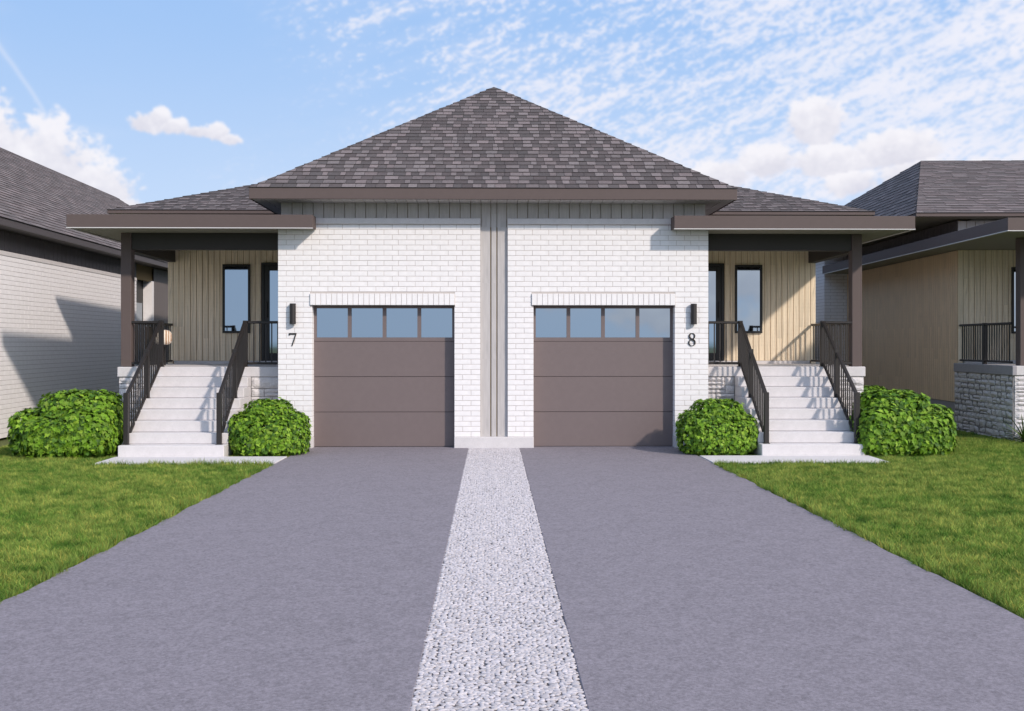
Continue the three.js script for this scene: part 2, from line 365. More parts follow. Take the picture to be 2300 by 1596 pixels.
// rough-faced ledge stones filling a rectangle of the parent's xy plane, front at z = 0
function stoneGeometry(w, h, seed) {
  const r = mulberry(seed), nx = Math.max(3, Math.round(w / 0.07)), ny = Math.max(2, Math.round(h / 0.045)), pts = [], id = (i, j) => j * (nx + 1) + i;
  for (let j = 0; j <= ny; j++) for (let i = 0; i <= nx; i++) {
    const edge = i === 0 || j === 0 || i === nx || j === ny;
    const jx = (i === 0 || i === nx) ? (i ? -1 : 1) * r() * 0.006 : (r() - 0.5) * 0.03, jy = (j === 0 || j === ny) ? (j ? -1 : 1) * r() * 0.006 : (r() - 0.5) * 0.018;
    pts.push([-w / 2 + w * i / nx + jx, -h / 2 + h * j / ny + jy, edge ? -0.004 - r() * 0.008 : r() * 0.018 + 0.001]);
  }
  const base = pts.length;
  pts.push([-w / 2, -h / 2, -0.05], [w / 2, -h / 2, -0.05], [w / 2, h / 2, -0.05], [-w / 2, h / 2, -0.05]);
  const f = [];
  for (let j = 0; j < ny; j++) for (let i = 0; i < nx; i++) f.push((i + j) % 2 ? [id(i, j), id(i + 1, j), id(i + 1, j + 1)] : [id(i, j), id(i + 1, j), id(i, j + 1)], (i + j) % 2 ? [id(i, j), id(i + 1, j + 1), id(i, j + 1)] : [id(i + 1, j), id(i + 1, j + 1), id(i, j + 1)]);
  const rim = (list, p, q) => { for (let k = 0; k + 1 < list.length; k++) f.push([list[k], p, list[k + 1]]); f.push([p, q, list[list.length - 1]]); };
  const bot = [...Array(nx + 1).keys()].map((i) => id(i, 0)), rt = [...Array(ny + 1).keys()].map((j) => id(nx, j)), top = [...Array(nx + 1).keys()].map((i) => id(nx - i, ny)), lf = [...Array(ny + 1).keys()].map((j) => id(0, ny - j));
  rim(bot, base, base + 1); rim(rt, base + 1, base + 2); rim(top, base + 2, base + 3); rim(lf, base + 3, base);
  return metricUV(fromTris(pts, f), seed * 0.37 % 3, seed * 0.53 % 3);
}
function stones(parent, place, w, h, seed, mat, rowH = [0.07, 0.15], len = [0.14, 0.42]) {
  const r = mulberry(seed);
  let y = 0, k = 0;
  while (y < h - 0.02) {
    let rh = rowH[0] + r() * (rowH[1] - rowH[0]); if (h - y - rh < rowH[0] * 0.8) rh = h - y;
    let x = 0;
    while (x < w - 0.02) {
      let l = len[0] + r() * (len[1] - len[0]); if (w - x - l < len[0] * 0.7) l = w - x;
      const split = rh > 0.115 && r() < 0.35;
      for (const [yy, hh] of split ? [[y, rh * 0.45], [y + rh * 0.45, rh * 0.55]] : [[y, rh]]) {
        const g = stoneGeometry(l - 0.004, hh - 0.004, seed * 100 + k++);
        place(part(parent, 'stone', g, mat), x + l / 2, yy + hh / 2, r() * 0.012);
      }
      x += l;
    }
    y += rh;
  }
}

// ------------------------------------------------------------------ the setting: ground, drives, gravel strip, paths
const structure = (m) => { m.userData.kind = 'structure'; return m; };
structure(part(scene, 'ground', metricUV(new THREE.PlaneGeometry(900, 900).rotateX(-Math.PI / 2).toNonIndexed()), M.soil, [0, -0.045, -60]));
function sheet(name, outline, top, thick, mat) { // outline [x, z] anticlockwise from above
  const s = new THREE.Shape(outline.map(([x, z]) => new THREE.Vector2(x, -z)));
  const g = new THREE.ExtrudeGeometry(s, { depth: thick, bevelEnabled: true, bevelThickness: 0.006, bevelSize: 0.006, bevelSegments: 1 });
  g.rotateX(-Math.PI / 2).translate(0, top - thick - 0.006, 0);
  return structure(part(scene, name, metricUV(g.index ? g.toNonIndexed() : g), mat));
}
const wav = mulberry(5);
function driveEdge(s) { const e = []; for (let z = -0.25; z <= 34; z += 0.22) { const x = z < 1.2 ? 3.14 + 0.10 * clamp((z + 0.25) / 1.3) : 3.236 + (z - 1.2) * 0.0205; e.push([s * (x + (z > 2.3 ? (wav() - 0.5) * 0.05 : 0)), z]); } return e; }
sheet('driveway_left', [...driveEdge(-1), [-0.442, 34], [-0.442, -0.25]], 0.0, 0.06, M.asphalt);
sheet('driveway_right', [[0.442, -0.25], [0.442, 34], ...driveEdge(1).reverse()], 0.0, 0.06, M.asphalt);
structure(part(scene, 'gravel_bed', box(0.872, 0.05, 34), M.gravelBed, [0, -0.037, 17]));
sheet('walkway_left', [[-5.93, 1.40], [-5.93, 2.36], [-3.275, 2.36], [-3.262, 1.40]], 0.012, 0.05, M.concrete);
sheet('walkway_right', [[3.262, 1.40], [3.275, 2.36], [5.93, 2.36], [5.93, 1.40]], 0.012, 0.05, M.concrete);

{ // the pebbles of the gravel strip
  const r = mulberry(31), list = [];
  for (let z = 0.03; z < 21; z += z < 14 ? 0.0195 : 0.03) for (let x = -0.422; x < 0.428; x += 0.028) list.push([x + (r() - 0.5) * 0.022, z + (r() - 0.5) * 0.016]);
  const ico = new THREE.IcosahedronGeometry(1, 1); ico.deleteAttribute('normal'); ico.deleteAttribute('uv');
  const g = mergeVertices(ico);
  const p = g.attributes.position, q = new THREE.Vector3();
  for (let i = 0; i < p.count; i++) { q.fromBufferAttribute(p, i); const n = 1 + 0.20 * noise3(q.x * 1.3, q.y * 1.3, q.z * 1.3); p.setXYZ(i, q.x * n, q.y * n, q.z * n); }
  g.computeVertexNormals();
  const im = new THREE.InstancedMesh(g, M.pebble, list.length), o = new THREE.Object3D(), c = new THREE.Color();
  list.forEach(([x, z], i) => {
    const l = 0.0135 + r() * r() * 0.014, w = 0.0088 + r() * 0.0055;
    o.position.set(clamp(x, -0.425, 0.425), -0.010 + r() * 0.007, z);
    o.rotation.set((r() - 0.5) * 0.4, (r() - 0.5) * 1.2, (r() - 0.5) * 0.35, 'YXZ');
    o.scale.set(l, 0.0062 + r() * 0.003, w); o.updateMatrix(); im.setMatrixAt(i, o.matrix);
    const k = 0.39 + r() * 0.18 - (r() < 0.06 ? 0.12 : 0); c.setRGB(k, k * 0.94, k * (0.965 + r() * 0.03)); im.setColorAt(i, c);
  });
  im.name = 'gravel'; im.castShadow = im.receiveShadow = true; stuff(im);
  im.userData.label = 'pale pebble strip running between the two asphalt drives'; im.userData.category = 'gravel';
  scene.add(im);
}

// ------------------------------------------------------------------ the duplex
const house = thing('duplex_house', 'white brick duplex with two brown garage doors and grey hip roof', 'house');
const HALF = 3.685, INNER = 0.23, DOOR0 = 0.68, DOOR1 = 3.10, DTOP = 2.44, BTOP = 3.82;

function garageRoof(H, ox, oz, nParts, seed) { // steep hip roof over the garages, with its fascia and boarded soffit
  const e = 4.05, y0 = 4.375, ya = 7.04, zf = oz + 0.5, za = oz - 3.55, zb = oz - 9.3;
  const roof = group(H, 'garage_roof');
  const v = [[ox - e, y0, zf], [ox + e, y0, zf], [ox, ya, za], [ox, ya, zb], [ox - e, y0, zb], [ox + e, y0, zb]];
  part(roof, 'roof_deck', metricUV(fromTris(v, [[0, 1, 2], [1, 5, 3, 2], [4, 0, 2, 3], [5, 4, 3], [0, 4, 5, 1]])), M.deck);
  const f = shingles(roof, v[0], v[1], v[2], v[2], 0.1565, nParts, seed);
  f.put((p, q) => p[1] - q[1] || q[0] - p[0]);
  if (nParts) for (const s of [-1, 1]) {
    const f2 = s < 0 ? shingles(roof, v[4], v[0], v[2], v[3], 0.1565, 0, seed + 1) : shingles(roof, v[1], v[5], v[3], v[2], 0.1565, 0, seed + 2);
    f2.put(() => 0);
  }
  span(H, 'fascia', M.taupe, ox - e - 0.01, ox + e + 0.01, 4.18, y0 - 0.004, zf - 0.03, zf + 0.012);
  for (const s of [-1, 1]) span(H, 'fascia', M.taupe, ox + s * (e - 0.028), ox + s * (e + 0.008), 4.182, y0 - 0.006, zb, zf - 0.032);
}
garageRoof(house, 0, 0, 300, 400);

{ // soffit boards run front to back; the zinc-grey frieze boards line up with them
  const soffit = group(house, 'soffit'), frieze = group(house, 'frieze_wall');
  part(frieze, 'backing', box(7.27, 0.44, 0.1), M.groove, [0, 4.03, -0.21 + 0.075]);
  part(soffit, 'backing', box(8.02, 0.02, 0.46), M.groove, [0, 4.222, 0.235]);
  const seams = [-3.645]; for (let x = 0.05 + 0.17; x < 3.62; x += 0.1795) seams.push(x, -x - 0.002);
  seams.push(-0.055, 0.05, 3.645); seams.sort((a, b) => a - b);
  for (let i = 0; i + 1 < seams.length; i++) {
    const a = seams[i], b = seams[i + 1], w = b - a - 0.008; if (w < 0.03) continue;
    part(frieze, 'frieze_board', slab(w, 0.46, 0.03, 0.004, i % 5), M.zinc, [(a + b) / 2, 4.03 - 0.02, -0.055]);
    part(soffit, 'soffit_board', box(w, 0.016, 0.515), M.zinc, [(a + b) / 2, 4.196, 0.207]);
  }
  for (const s of [-1, 1]) for (const [a, b] of [[3.652, 3.83], [3.842, 4.02]]) part(soffit, 'soffit_board', box(b - a, 0.016, 3.05), M.zinc, [s * (a + b) / 2, 4.196, -1.06]);
  for (const s of [-1, 1]) part(soffit, 'backing', box(0.41, 0.02, 2.6), M.groove, [s * 3.835, 4.222, -1.3]);
  // the recessed centre strip between the two brick fronts
  const strip = group(house, 'centre_panel');
  part(strip, 'backing', box(0.5, 3.62, 0.06), M.groove, [0, 1.99, -0.115]);
  for (const [a, b] of [[-0.232, -0.064], [-0.046, 0.041], [0.059, 0.232]]) part(strip, 'board', slab(b - a, 3.60, 0.03, 0.004, 2), M.zinc, [(a + b) / 2, 1.985, -0.056]);
}

function garageFront(s) {
  const wall = group(house, 'front_wall');
  const lo = Math.min(s * INNER, s * HALF), hi = Math.max(s * INNER, s * HALF), d0 = Math.min(s * DOOR0, s * DOOR1), d1 = Math.max(s * DOOR0, s * DOOR1);
  // mortar core, set 7 mm behind the brick faces
  const z0 = -0.30, z1 = -0.005, j = 0.006;
  part(wall, 'mortar', box(hi - lo - 2 * j, BTOP - DTOP - 0.1, z1 - z0), M.mortar, [(lo + hi) / 2, (BTOP + DTOP + 0.1) / 2, (z0 + z1) / 2]);
  for (const [a, b] of [[lo + j, d0 - j], [d1 + j, hi - j]]) part(wall, 'mortar', box(b - a, DTOP + 0.098, z1 - z0), M.mortar, [(a + b) / 2, (DTOP + 0.098) / 2, (z0 + z1) / 2]);
  const l0 = d0 - 0.036, l1 = d1 + 0.01;
  for (const b of brickRows(lo, hi, 0.187, BTOP, 0.0884, BL, [[d0, d1, -1, DTOP], [l0, l1, DTOP - 0.02, 2.636]], s > 0 ? 21 : 22)) {
    const jamb = Math.abs(b.x - b.w / 2 - d1) < 0.02 || Math.abs(b.x + b.w / 2 - d0) < 0.02;
    part(wall, 'brick', slab(b.w, b.h, jamb ? 0.19 : 0.06, 0.0025, b.v), M.brick, [b.x, b.y, b.dz]);
  }
  // soldier course over the door
  const n = 27, lw = (l1 - l0) / n;
  const lintel = group(house, 'lintel');
  part(lintel, 'mortar', box(l1 - l0 - 0.01, 0.19, 0.16), M.mortar, [(l0 + l1) / 2, (DTOP + 2.636) / 2, -0.062]);
  const r = mulberry(s + 50);
  for (let k = 0; k < n; k++) part(lintel, 'brick', slab(lw - 0.008, 0.194, 0.17, 0.0025, Math.floor(r() * 6)), M.brick, [l0 + lw * (k + 0.5), (DTOP + 2.636) / 2, 0.026 + (r() - 0.5) * 0.002]);
  span(house, 'cap_stone', M.concrete, lo - (s > 0 ? 0 : 0.02), hi + (s > 0 ? 0.02 : 0), BTOP + 0.002, 3.92, -0.06, 0.05);
  // concrete plinths under the piers
  const po = s * DOOR1, pe = s * HALF;
  span(house, 'plinth', M.concrete, Math.min(po, pe), Math.max(po, pe), -0.05, 0.183, -0.28, 0.012);

  // sectional door
  const door = group(house, 'garage_door'), zd = -0.19, cx = (d0 + d1) / 2, W = d1 - d0;
  const secs = [[0.006, 0.598], [0.604, 1.208], [1.214, 1.818]];
  for (const [a, b] of secs) part(door, 'panel', slab(W + 0.03, b - a, 0.045, 0.004), M.garage, [cx, (a + b) / 2, zd]);
  part(door, 'backing', box(W + 0.1, 2.46, 0.02), M.darkTaupe, [cx, 1.23, zd - 0.06]);
  const panel = group(door, 'window_panel');
  const y0 = 1.824, y1 = 2.442, g0 = 1.888, g1 = 2.392, pw = 0.535, pitch = 0.6;
  const left = cx - 1.5 * pitch - pw / 2;
  part(panel, 'frame', box(W + 0.03, g0 - y0, 0.045), M.garage, [cx, (y0 + g0) / 2, zd - 0.0225]);
  part(panel, 'frame', box(W + 0.03, y1 - g1, 0.045), M.garage, [cx, (y1 + g1) / 2, zd - 0.0225]);
  for (let k = 0; k <= 4; k++) {
    const a = k === 0 ? d0 - 0.015 : left + (k - 1) * pitch + pw, b = k === 4 ? d1 + 0.015 : left + k * pitch;
    part(panel, 'mullion', box(b - a, g1 - g0, 0.044), M.garage, [(a + b) / 2, (g0 + g1) / 2, zd - 0.0225]);
  }
  for (let k = 0; k < 4; k++) part(panel, 'pane', box(pw - 0.002, g1 - g0 - 0.002, 0.008), M.glass, [left + k * pitch + pw / 2, (g0 + g1) / 2, zd - 0.021]);
}
garageFront(-1); garageFront(1);
span(house, 'plinth', M.concrete, -DOOR0, DOOR0, -0.05, 0.186, -0.28, 0.026);
// plain flanks of the garage block and the body behind
for (const s of [-1, 1]) span(house, 'side_wall', M.brick, s * (HALF - 0.12), s * (HALF - 0.007), 0, 4.18, -3.05, -0.302, 0);
span(house, 'garage_ceiling', M.room, -3.55, 3.55, 4.14, 4.17, -3.05, -0.32, 0);
span(house, 'back_wall', M.zinc, -6.47, 6.47, 0, 4.33, -15.4, -3.16, 0);

function bodyRoof(H, ox, oz, left, right, seed, o = {}) { // low hip roof over the body; left and right = eave ends
  const zf = oz - 2.65, y0 = 4.392, yb = 4.322, pitch = 0.365, zb = oz - 16, run = (zf - zb) / 2, yr = y0 + pitch * run, zr = (zf + zb) / 2;
  const v = [[ox + left, y0, zf], [ox + right, y0, zf], [ox + right, y0, zb], [ox + left, y0, zb], [ox + left + run, yr, zr], [ox + right - run, yr, zr]];
  const roof = group(H, 'body_roof');
  part(roof, 'roof_deck', metricUV(fromTris(v, [[0, 1, 5, 4], [1, 2, 5], [2, 3, 4, 5], [3, 0, 4], [0, 3, 2, 1]])), M.deck);
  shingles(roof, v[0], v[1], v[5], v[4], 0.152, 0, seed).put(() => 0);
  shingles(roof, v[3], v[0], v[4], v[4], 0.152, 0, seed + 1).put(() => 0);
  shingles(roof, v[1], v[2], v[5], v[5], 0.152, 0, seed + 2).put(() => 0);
  span(H, 'fascia', M.taupe, ox + left - 0.008, ox + right + 0.008, yb, y0 - 0.004, zf - 0.02, zf + 0.01, 0.004);
  for (const x of [left, right]) span(H, 'fascia', M.taupe, ox + x - Math.sign(x) * 0.02, ox + x + Math.sign(x) * 0.008, yb + 0.001, y0 - 0.006, zb, zf - 0.022, 0.004);
  span(H, 'soffit', M.soffit, ox + left + 0.022, ox + right - 0.022, yb + 0.004, yb + 0.02, zb, zf - 0.022, 0);
}
bodyRoof(house, 0, 0, -7.53, 7.53, 900);

// one porch, mirrored by s; ox, oz shift the same design to the neighbour's house
function boardsX(parent, mat, grooveMat, seams, y0, y1, z, name, c = 0.004) {
  const r = mulberry(Math.round(Math.abs(seams[0]) * 1000) + 7);
  part(parent, 'backing', box(Math.abs(seams[seams.length - 1] - seams[0]) - 0.006, y1 - y0 - 0.004, 0.06), grooveMat, [(seams[0] + seams[seams.length - 1]) / 2, (y0 + y1) / 2, z - 0.044]);
  for (let i = 0; i + 1 < seams.length; i++) {
    const a = Math.min(seams[i], seams[i + 1]), b = Math.max(seams[i], seams[i + 1]);
    part(parent, name, slab(b - a - 0.009, y1 - y0, 0.02, c, Math.floor(r() * 9)), mat, [(a + b) / 2, (y0 + y1) / 2, z]);
  }
}
function porch(H, s, ox, oz, o = {}) {
  const X = (x) => ox + s * x, Zz = (z) => oz + z;
  const zw = -3.1, zf = o.canopyFront ?? 0.38, zs = -0.45, xo = 6.52, co = o.canopyOut ?? 7.11;
  // flat canopy that also runs back along the side
  const canopy = group(H, 'canopy');
  const bar = (name, mat, x0, x1, y0, y1, z0, z1, c) => span(canopy, name, mat, X(x0), X(x1), y0, y1, Zz(z0), Zz(z1), c);
  bar('canopy_top', M.darkTaupe, 3.05, co - 0.03, 3.90, 3.925, zw - 0.02, zf - 0.03, 0);
  bar('canopy_top', M.darkTaupe, 6.55, co - 0.03, 3.90, 3.924, -10.6, zw - 0.02, 0);
  bar('fascia', M.taupe, 3.03, co, 3.72, 3.936, zf - 0.03, zf, 0.004);
  bar('fascia', M.taupe, co - 0.03, co, 3.721, 3.935, -10.6, zf - 0.031, 0.004);
  bar('fascia', M.taupe, 3.03, 3.06, 3.721, 3.935, 0.03, zf - 0.031, 0.004);
  bar('edge_trim', M.trim, 3.026, co + 0.004, 3.704, 3.7195, zf - 0.028, zf + 0.006, 0.003);
  bar('edge_trim', M.trim, co - 0.028, co + 0.006, 3.7045, 3.720, -10.6, zf - 0.030, 0.003);
  bar('soffit', M.soffit, 3.70, co - 0.031, 3.722, 3.74, zw, zf - 0.031, 0);
  bar('soffit', M.soffit, 3.04, 3.699, 3.722, 3.74, 0.04, zf - 0.031, 0);
  bar('soffit', M.soffit, 6.53, co - 0.031, 3.723, 3.741, -10.6, zw - 0.001, 0);
  // post and beams
  const cs = o.columnIn || 0;
  span(H, 'column', M.taupe, X(xo - 0.18 - cs), X(xo - cs), 1.379, 3.72, Zz(zs - 0.05 - 0.19), Zz(zs - 0.05), 0.008);
  span(H, 'beam', M.beam, X(HALF + 0.002), X(xo - 0.182), 3.43, 3.721, Zz(-0.68), Zz(-0.525), 0.006);
  if (!o.noSideBeam) span(H, 'beam', M.beam, X(xo - 0.17), X(xo - 0.015), 3.405, 3.7205, Zz(zw + 0.002), Zz(-0.692), 0.006);
  // slab, floor and stone-clad base
  span(H, 'porch_slab', M.concrete, X(HALF), X(xo + 0.045), 1.20, 1.375, Zz(zw), Zz(zs), 0.01);
  const base = group(H, 'stone_base'), sm = o.stone || M.stone;
  span(base, 'joint_backing', M.stoneJoint, X(HALF), X(xo - 0.0), -0.05, 1.198, Zz(zw), Zz(zs - 0.055), 0);
  const put = (x0) => (m, x, y, j) => m.position.set(Math.min(X(x0[0]), X(x0[1])) + x, y - 0.05, Zz(zs - 0.022) + j);
  for (const rg of o.fullStone ? [[HALF + 0.003, xo + 0.022]] : [[HALF + 0.003, 4.245], [5.89, xo + 0.022]]) stones(base, put(rg), rg[1] - rg[0], 1.247, (o.seed || 60) + Math.round(rg[0] * 10) + s, sm, [0.075, 0.16], [0.18, 0.46]);
  // boarded wall with its door and window
  const wall = group(H, 'porch_wall');
  const seams = [6.505, 6.398]; for (let x = 6.398 - 0.1165; x > 3.70; x -= 0.1165) seams.push(x);
  const ss = seams.map((x) => X(x));
  boardsX(wall, M.wood, M.woodGroove, [ss[0], ss[1]], 1.377, 3.72, Zz(zw), 'board');
  boardsX(wall, M.wood, M.woodGroove, ss.slice(1), 1.436, 3.72, Zz(zw), 'board');
  span(H, 'wall_plinth', M.concrete, X(3.7), X(6.376), 1.372, 1.434, Zz(zw - 0.05), Zz(zw + 0.03), 0.004);
  const upper = group(H, 'upper_wall');
  const us = []; for (let x = 6.505; x > 4.1; x -= 0.182) us.push(X(x));
  boardsX(upper, M.zinc, M.groove, us, 3.94, 4.324, Zz(zw), 'board');
  const win = group(H, 'window'), fz = zw + 0.012;
  const rim = (x0, x1, y0, y1) => span(win, 'frame', M.black, X(x0), X(x1), y0, y1, Zz(zw - 0.02), Zz(fz + 0.035), 0.003);
  rim(4.862, 5.408, 1.99, 2.032); rim(4.862, 5.408, 3.32, 3.362); rim(4.862, 4.902, 2.034, 3.318); rim(5.366, 5.408, 2.034, 3.318);
  span(win, 'pane', M.glass, X(4.904), X(5.364), 2.034, 3.318, Zz(zw + 0.004), Zz(fz + 0.012), 0);
  const door = group(H, 'front_door');
  const dr = (name, mat, x0, x1, y0, y1, z0, z1, c = 0.003) => span(door, name, mat, X(x0), X(x1), y0, y1, Zz(z0), Zz(z1), c);
  dr('frame', M.black, 4.58, 4.636, 1.436, 3.395, zw - 0.02, zw + 0.05); dr('frame', M.black, 3.70, 4.578, 3.34, 3.395, zw - 0.02, zw + 0.05);
  dr('stile', M.black, 4.474, 4.578, 1.436, 3.338, zw, zw + 0.034); dr('rail', M.black, 3.70, 4.472, 1.436, 1.59, zw, zw + 0.034); dr('rail', M.black, 3.70, 4.472, 3.238, 3.338, zw, zw + 0.034);
  dr('pane', M.glass, 3.705, 4.472, 1.592, 3.236, zw + 0.004, zw + 0.018, 0);
  const hd = dr('handle', M.rail, 4.515, 4.54, 2.30, 2.62, zw + 0.036, zw + 0.075, 0.005);
}
porch(house, -1, 0, 0, { seed: 61 }); porch(house, 1, 0, 0, { seed: 75 });

// ------------------------------------------------------------------ steps and railings
const R0 = 0.184, RISE = (1.375 - 0.184) / 7, RUN = (1.42 + 0.45) / 7;
function steps(s, label) {
  const t = thing('front_steps', label, 'steps', [s * 5.066, 0, 0.5], 0, 'concrete stairs up to the porches');
  const w = 5.893 - 4.24;
  for (let k = 0; k < 7; k++) {
    const top = R0 + RISE * k, z1 = 1.42 - RUN * k, y0 = k ? R0 + RISE * (k - 1) + 0.0015 : -0.05;
    part(t, 'step', bevel(w - (k % 2) * 0.003, top - y0, z1 + 0.448, 0.009), M.concrete, [0, (top + y0) / 2, (z1 - 0.448) / 2 - 0.5]);
  }
}
steps(-1, 'pale concrete steps with eight risers leading up to number seven');
steps(1, 'pale concrete steps with eight risers leading up to number eight');

function stairRailing(x, label) {
  const z0 = 1.235, zm = 0.235, zt = -0.52, t = thing('stair_railing', label, 'railing', [x, 0, 0.36], 0, 'black metal stair railings');
  const at = (z) => z - 0.36, w = 0.074;
  t.updateMatrixWorld();
  const posts = [[z0, R0, 1.005], [zm, R0 + RISE * 4, 1.69], [zt, 1.375, 2.186]];
  for (const [z, a, b] of posts) { const p = span(t, 'post', M.rail, -w / 2, w / 2, a, b, at(z) - w / 2, at(z) + w / 2, 0.004); part(p, 'base_plate', bevel(0.098, 0.008, 0.098, 0.002), M.rail, [0, -(b - a) / 2 + 0.004, 0]); }
  for (let k = 0; k < 2; k++) {
    const [za, , ta] = posts[k], [zb, , tb] = posts[k + 1], A = at(za) - w / 2, B = at(zb) + w / 2;
    const ya = ta - 0.03, yb = tb - (k ? 0.03 : 0.07), la = k ? ta - 0.74 : 0.27, lb = k ? tb - 0.75 : tb - 0.76;
    const bar = (name, y0, y1, ww, hh) => { const L = Math.hypot(B - A, y1 - y0), m = part(t, name, bevel(ww, hh, L, 0.008), M.rail, [0, (y0 + y1) / 2, (A + B) / 2]); m.rotation.x = Math.atan2(y1 - y0, A - B); };
    bar('handrail', ya, yb, 0.058, 0.046); bar('bottom_rail', la, lb, 0.042, 0.042);
    const n = k ? 6 : 8;
    for (let i = 1; i <= n; i++) { const f = i / (n + 1), z = mix(A, B, f), y0 = mix(la, lb, f), y1 = mix(ya, yb, f); part(t, 'baluster', box(0.019, y1 - y0, 0.019), M.rail, [0, (y0 + y1) / 2, z]); }
  }
}
stairRailing(-5.822, 'black stair railing on the outer left edge of the number seven steps');
stairRailing(-4.358, 'black stair railing between the number seven steps and the shrub by the garage');
stairRailing(4.358, 'black stair railing between the number eight steps and the shrub by the garage');
stairRailing(5.822, 'black stair railing on the outer right edge of the number eight steps');

// level railing from a to b [x, z]; ends: which ends get a post; mid: extra post halfway
function porchRailing(a, b, label, o = {}) {
  const dx = b[0] - a[0], dz = b[1] - a[1], L = Math.hypot(dx, dz), ang = Math.atan2(-dz, dx);
  let pos = [a[0], 1.375, a[1]], rot = ang;
  if (o.base) { const v = new THREE.Vector3(pos[0], pos[1], pos[2]).applyAxisAngle(new THREE.Vector3(0, 1, 0), o.base.rotation.y).add(o.base.position); pos = [v.x, v.y, v.z]; rot += o.base.rotation.y; }
  const t = thing('porch_railing', label, 'railing', pos, rot, 'level black railings round the porches');
  const top = 0.782, bot = 0.062, w = 0.074;
  span(t, 'top_rail', M.rail, o.inset || 0, L, top - 0.024, top + 0.022, -0.028, 0.028, 0.01);
  span(t, 'bottom_rail', M.rail, o.inset || 0, L, bot - 0.02, bot + 0.02, -0.021, 0.021, 0.008);
  const posts = [];
  if (o.post0) posts.push(w / 2); if (o.post1) posts.push(L - w / 2); if (o.mid) posts.push(L / 2);
  for (const x of posts) span(t, 'post', M.rail, x - w / 2, x + w / 2, 0, 0.811, -w / 2, w / 2, 0.004);
  const n = Math.max(2, Math.round(L / 0.105));
  for (let i = 1; i < n; i++) { const x = L * i / n; if (posts.some((p) => Math.abs(p - x) < 0.06)) continue; part(t, 'baluster', box(0.019, top - bot - 0.044, 0.019), M.rail, [x, (top + bot) / 2, 0]); }
}
for (const s of [-1, 1]) {
  const num = s < 0 ? 'number seven' : 'number eight';
  porchRailing([s * 6.35, -0.535], [s * 5.862, -0.535], `short black railing between the brown post and the steps of ${num}`);
  porchRailing([s * 4.318, -0.535], [s * 3.69, -0.535], `short black railing between the steps and the white brick of ${num}`, { post1: true });
  porchRailing([s * 6.415, -0.74], [s * 6.415, -3.07], `black side railing of the ${num} porch behind the brown post`, { mid: true });
}

// ------------------------------------------------------------------ lamps and numbers on the brick
function wallLamp(s, label) {
  const t = thing('wall_lamp', label, 'lamp', [s * 3.42, 2.29, 0], 0, 'black cylinder wall lamps');
  part(t, 'shade', metricUV(new THREE.CylinderGeometry(0.052, 0.052, 0.35, 40).toNonIndexed()), M.rail, [0, 0, 0.060]);
  part(t, 'rim', new THREE.TorusGeometry(0.0495, 0.003, 8, 40).rotateX(Math.PI / 2), M.black, [0, -0.175, 0.060]);
  part(t, 'bracket', bevel(0.05, 0.12, 0.03, 0.003), M.rail, [0, 0, 0.012]);
}
wallLamp(-1, 'black cylinder wall lamp above the house number seven');
wallLamp(1, 'black cylinder wall lamp above the house number eight');
function digit(shape, pos, label) {
  const t = thing('house_number', label, 'house number', pos);
  const g = new THREE.ExtrudeGeometry(shape, { depth: 0.010, bevelEnabled: true, bevelThickness: 0.0015, bevelSize: 0.001, bevelSegments: 1, curveSegments: 28 });
  part(t, 'numeral', g, M.black, [0, 0, 0.004]);
}
{
  const q = new THREE.Shape(); // 7: thick bar with a small serif, thin slanting stem
  [[-0.064, 0.218], [0.063, 0.218], [0.063, 0.206], [-0.005, 0], [-0.021, 0], [0.042, 0.196], [-0.052, 0.196], [-0.053, 0.180], [-0.064, 0.180]].forEach(([x, y], i) => i ? q.lineTo(x, y) : q.moveTo(x, y));
  digit(q, [-3.43, 1.742, 0], 'slim black numeral seven on the white brick');
  const e = new THREE.Shape(); // 8: a narrow waist, heavier lower right
  e.moveTo(0, 0); e.bezierCurveTo(0.036, 0, 0.064, 0.024, 0.064, 0.058); e.bezierCurveTo(0.064, 0.086, 0.049, 0.106, 0.030, 0.120);
  e.bezierCurveTo(0.047, 0.130, 0.057, 0.148, 0.057, 0.170); e.bezierCurveTo(0.057, 0.200, 0.032, 0.220, 0, 0.220); e.bezierCurveTo(-0.032, 0.220, -0.056, 0.199, -0.056, 0.168); e.bezierCurveTo(-0.056, 0.142, -0.042, 0.124, -0.020, 0.109);
  e.bezierCurveTo(-0.048, 0.099, -0.062, 0.082, -0.062, 0.055); e.bezierCurveTo(-0.062, 0.022, -0.036, 0, 0, 0);
  const h1 = new THREE.Path(); h1.moveTo(0, 0.007); h1.bezierCurveTo(-0.024, 0.007, -0.040, 0.026, -0.040, 0.056); h1.bezierCurveTo(-0.040, 0.078, -0.031, 0.094, -0.014, 0.104); h1.bezierCurveTo(0.016, 0.092, 0.039, 0.077, 0.039, 0.050); h1.bezierCurveTo(0.039, 0.024, 0.023, 0.007, 0, 0.007);
  const h2 = new THREE.Path(); h2.moveTo(0, 0.213); h2.bezierCurveTo(0.020, 0.213, 0.035, 0.197, 0.035, 0.170); h2.bezierCurveTo(0.035, 0.150, 0.028, 0.135, 0.014, 0.124); h2.bezierCurveTo(-0.013, 0.133, -0.033, 0.150, -0.033, 0.172); h2.bezierCurveTo(-0.033, 0.197, -0.019, 0.213, 0, 0.213);
  e.holes.push(h1, h2);
  digit(e, [3.397, 1.742, 0], 'slim black numeral eight on the white brick');
}

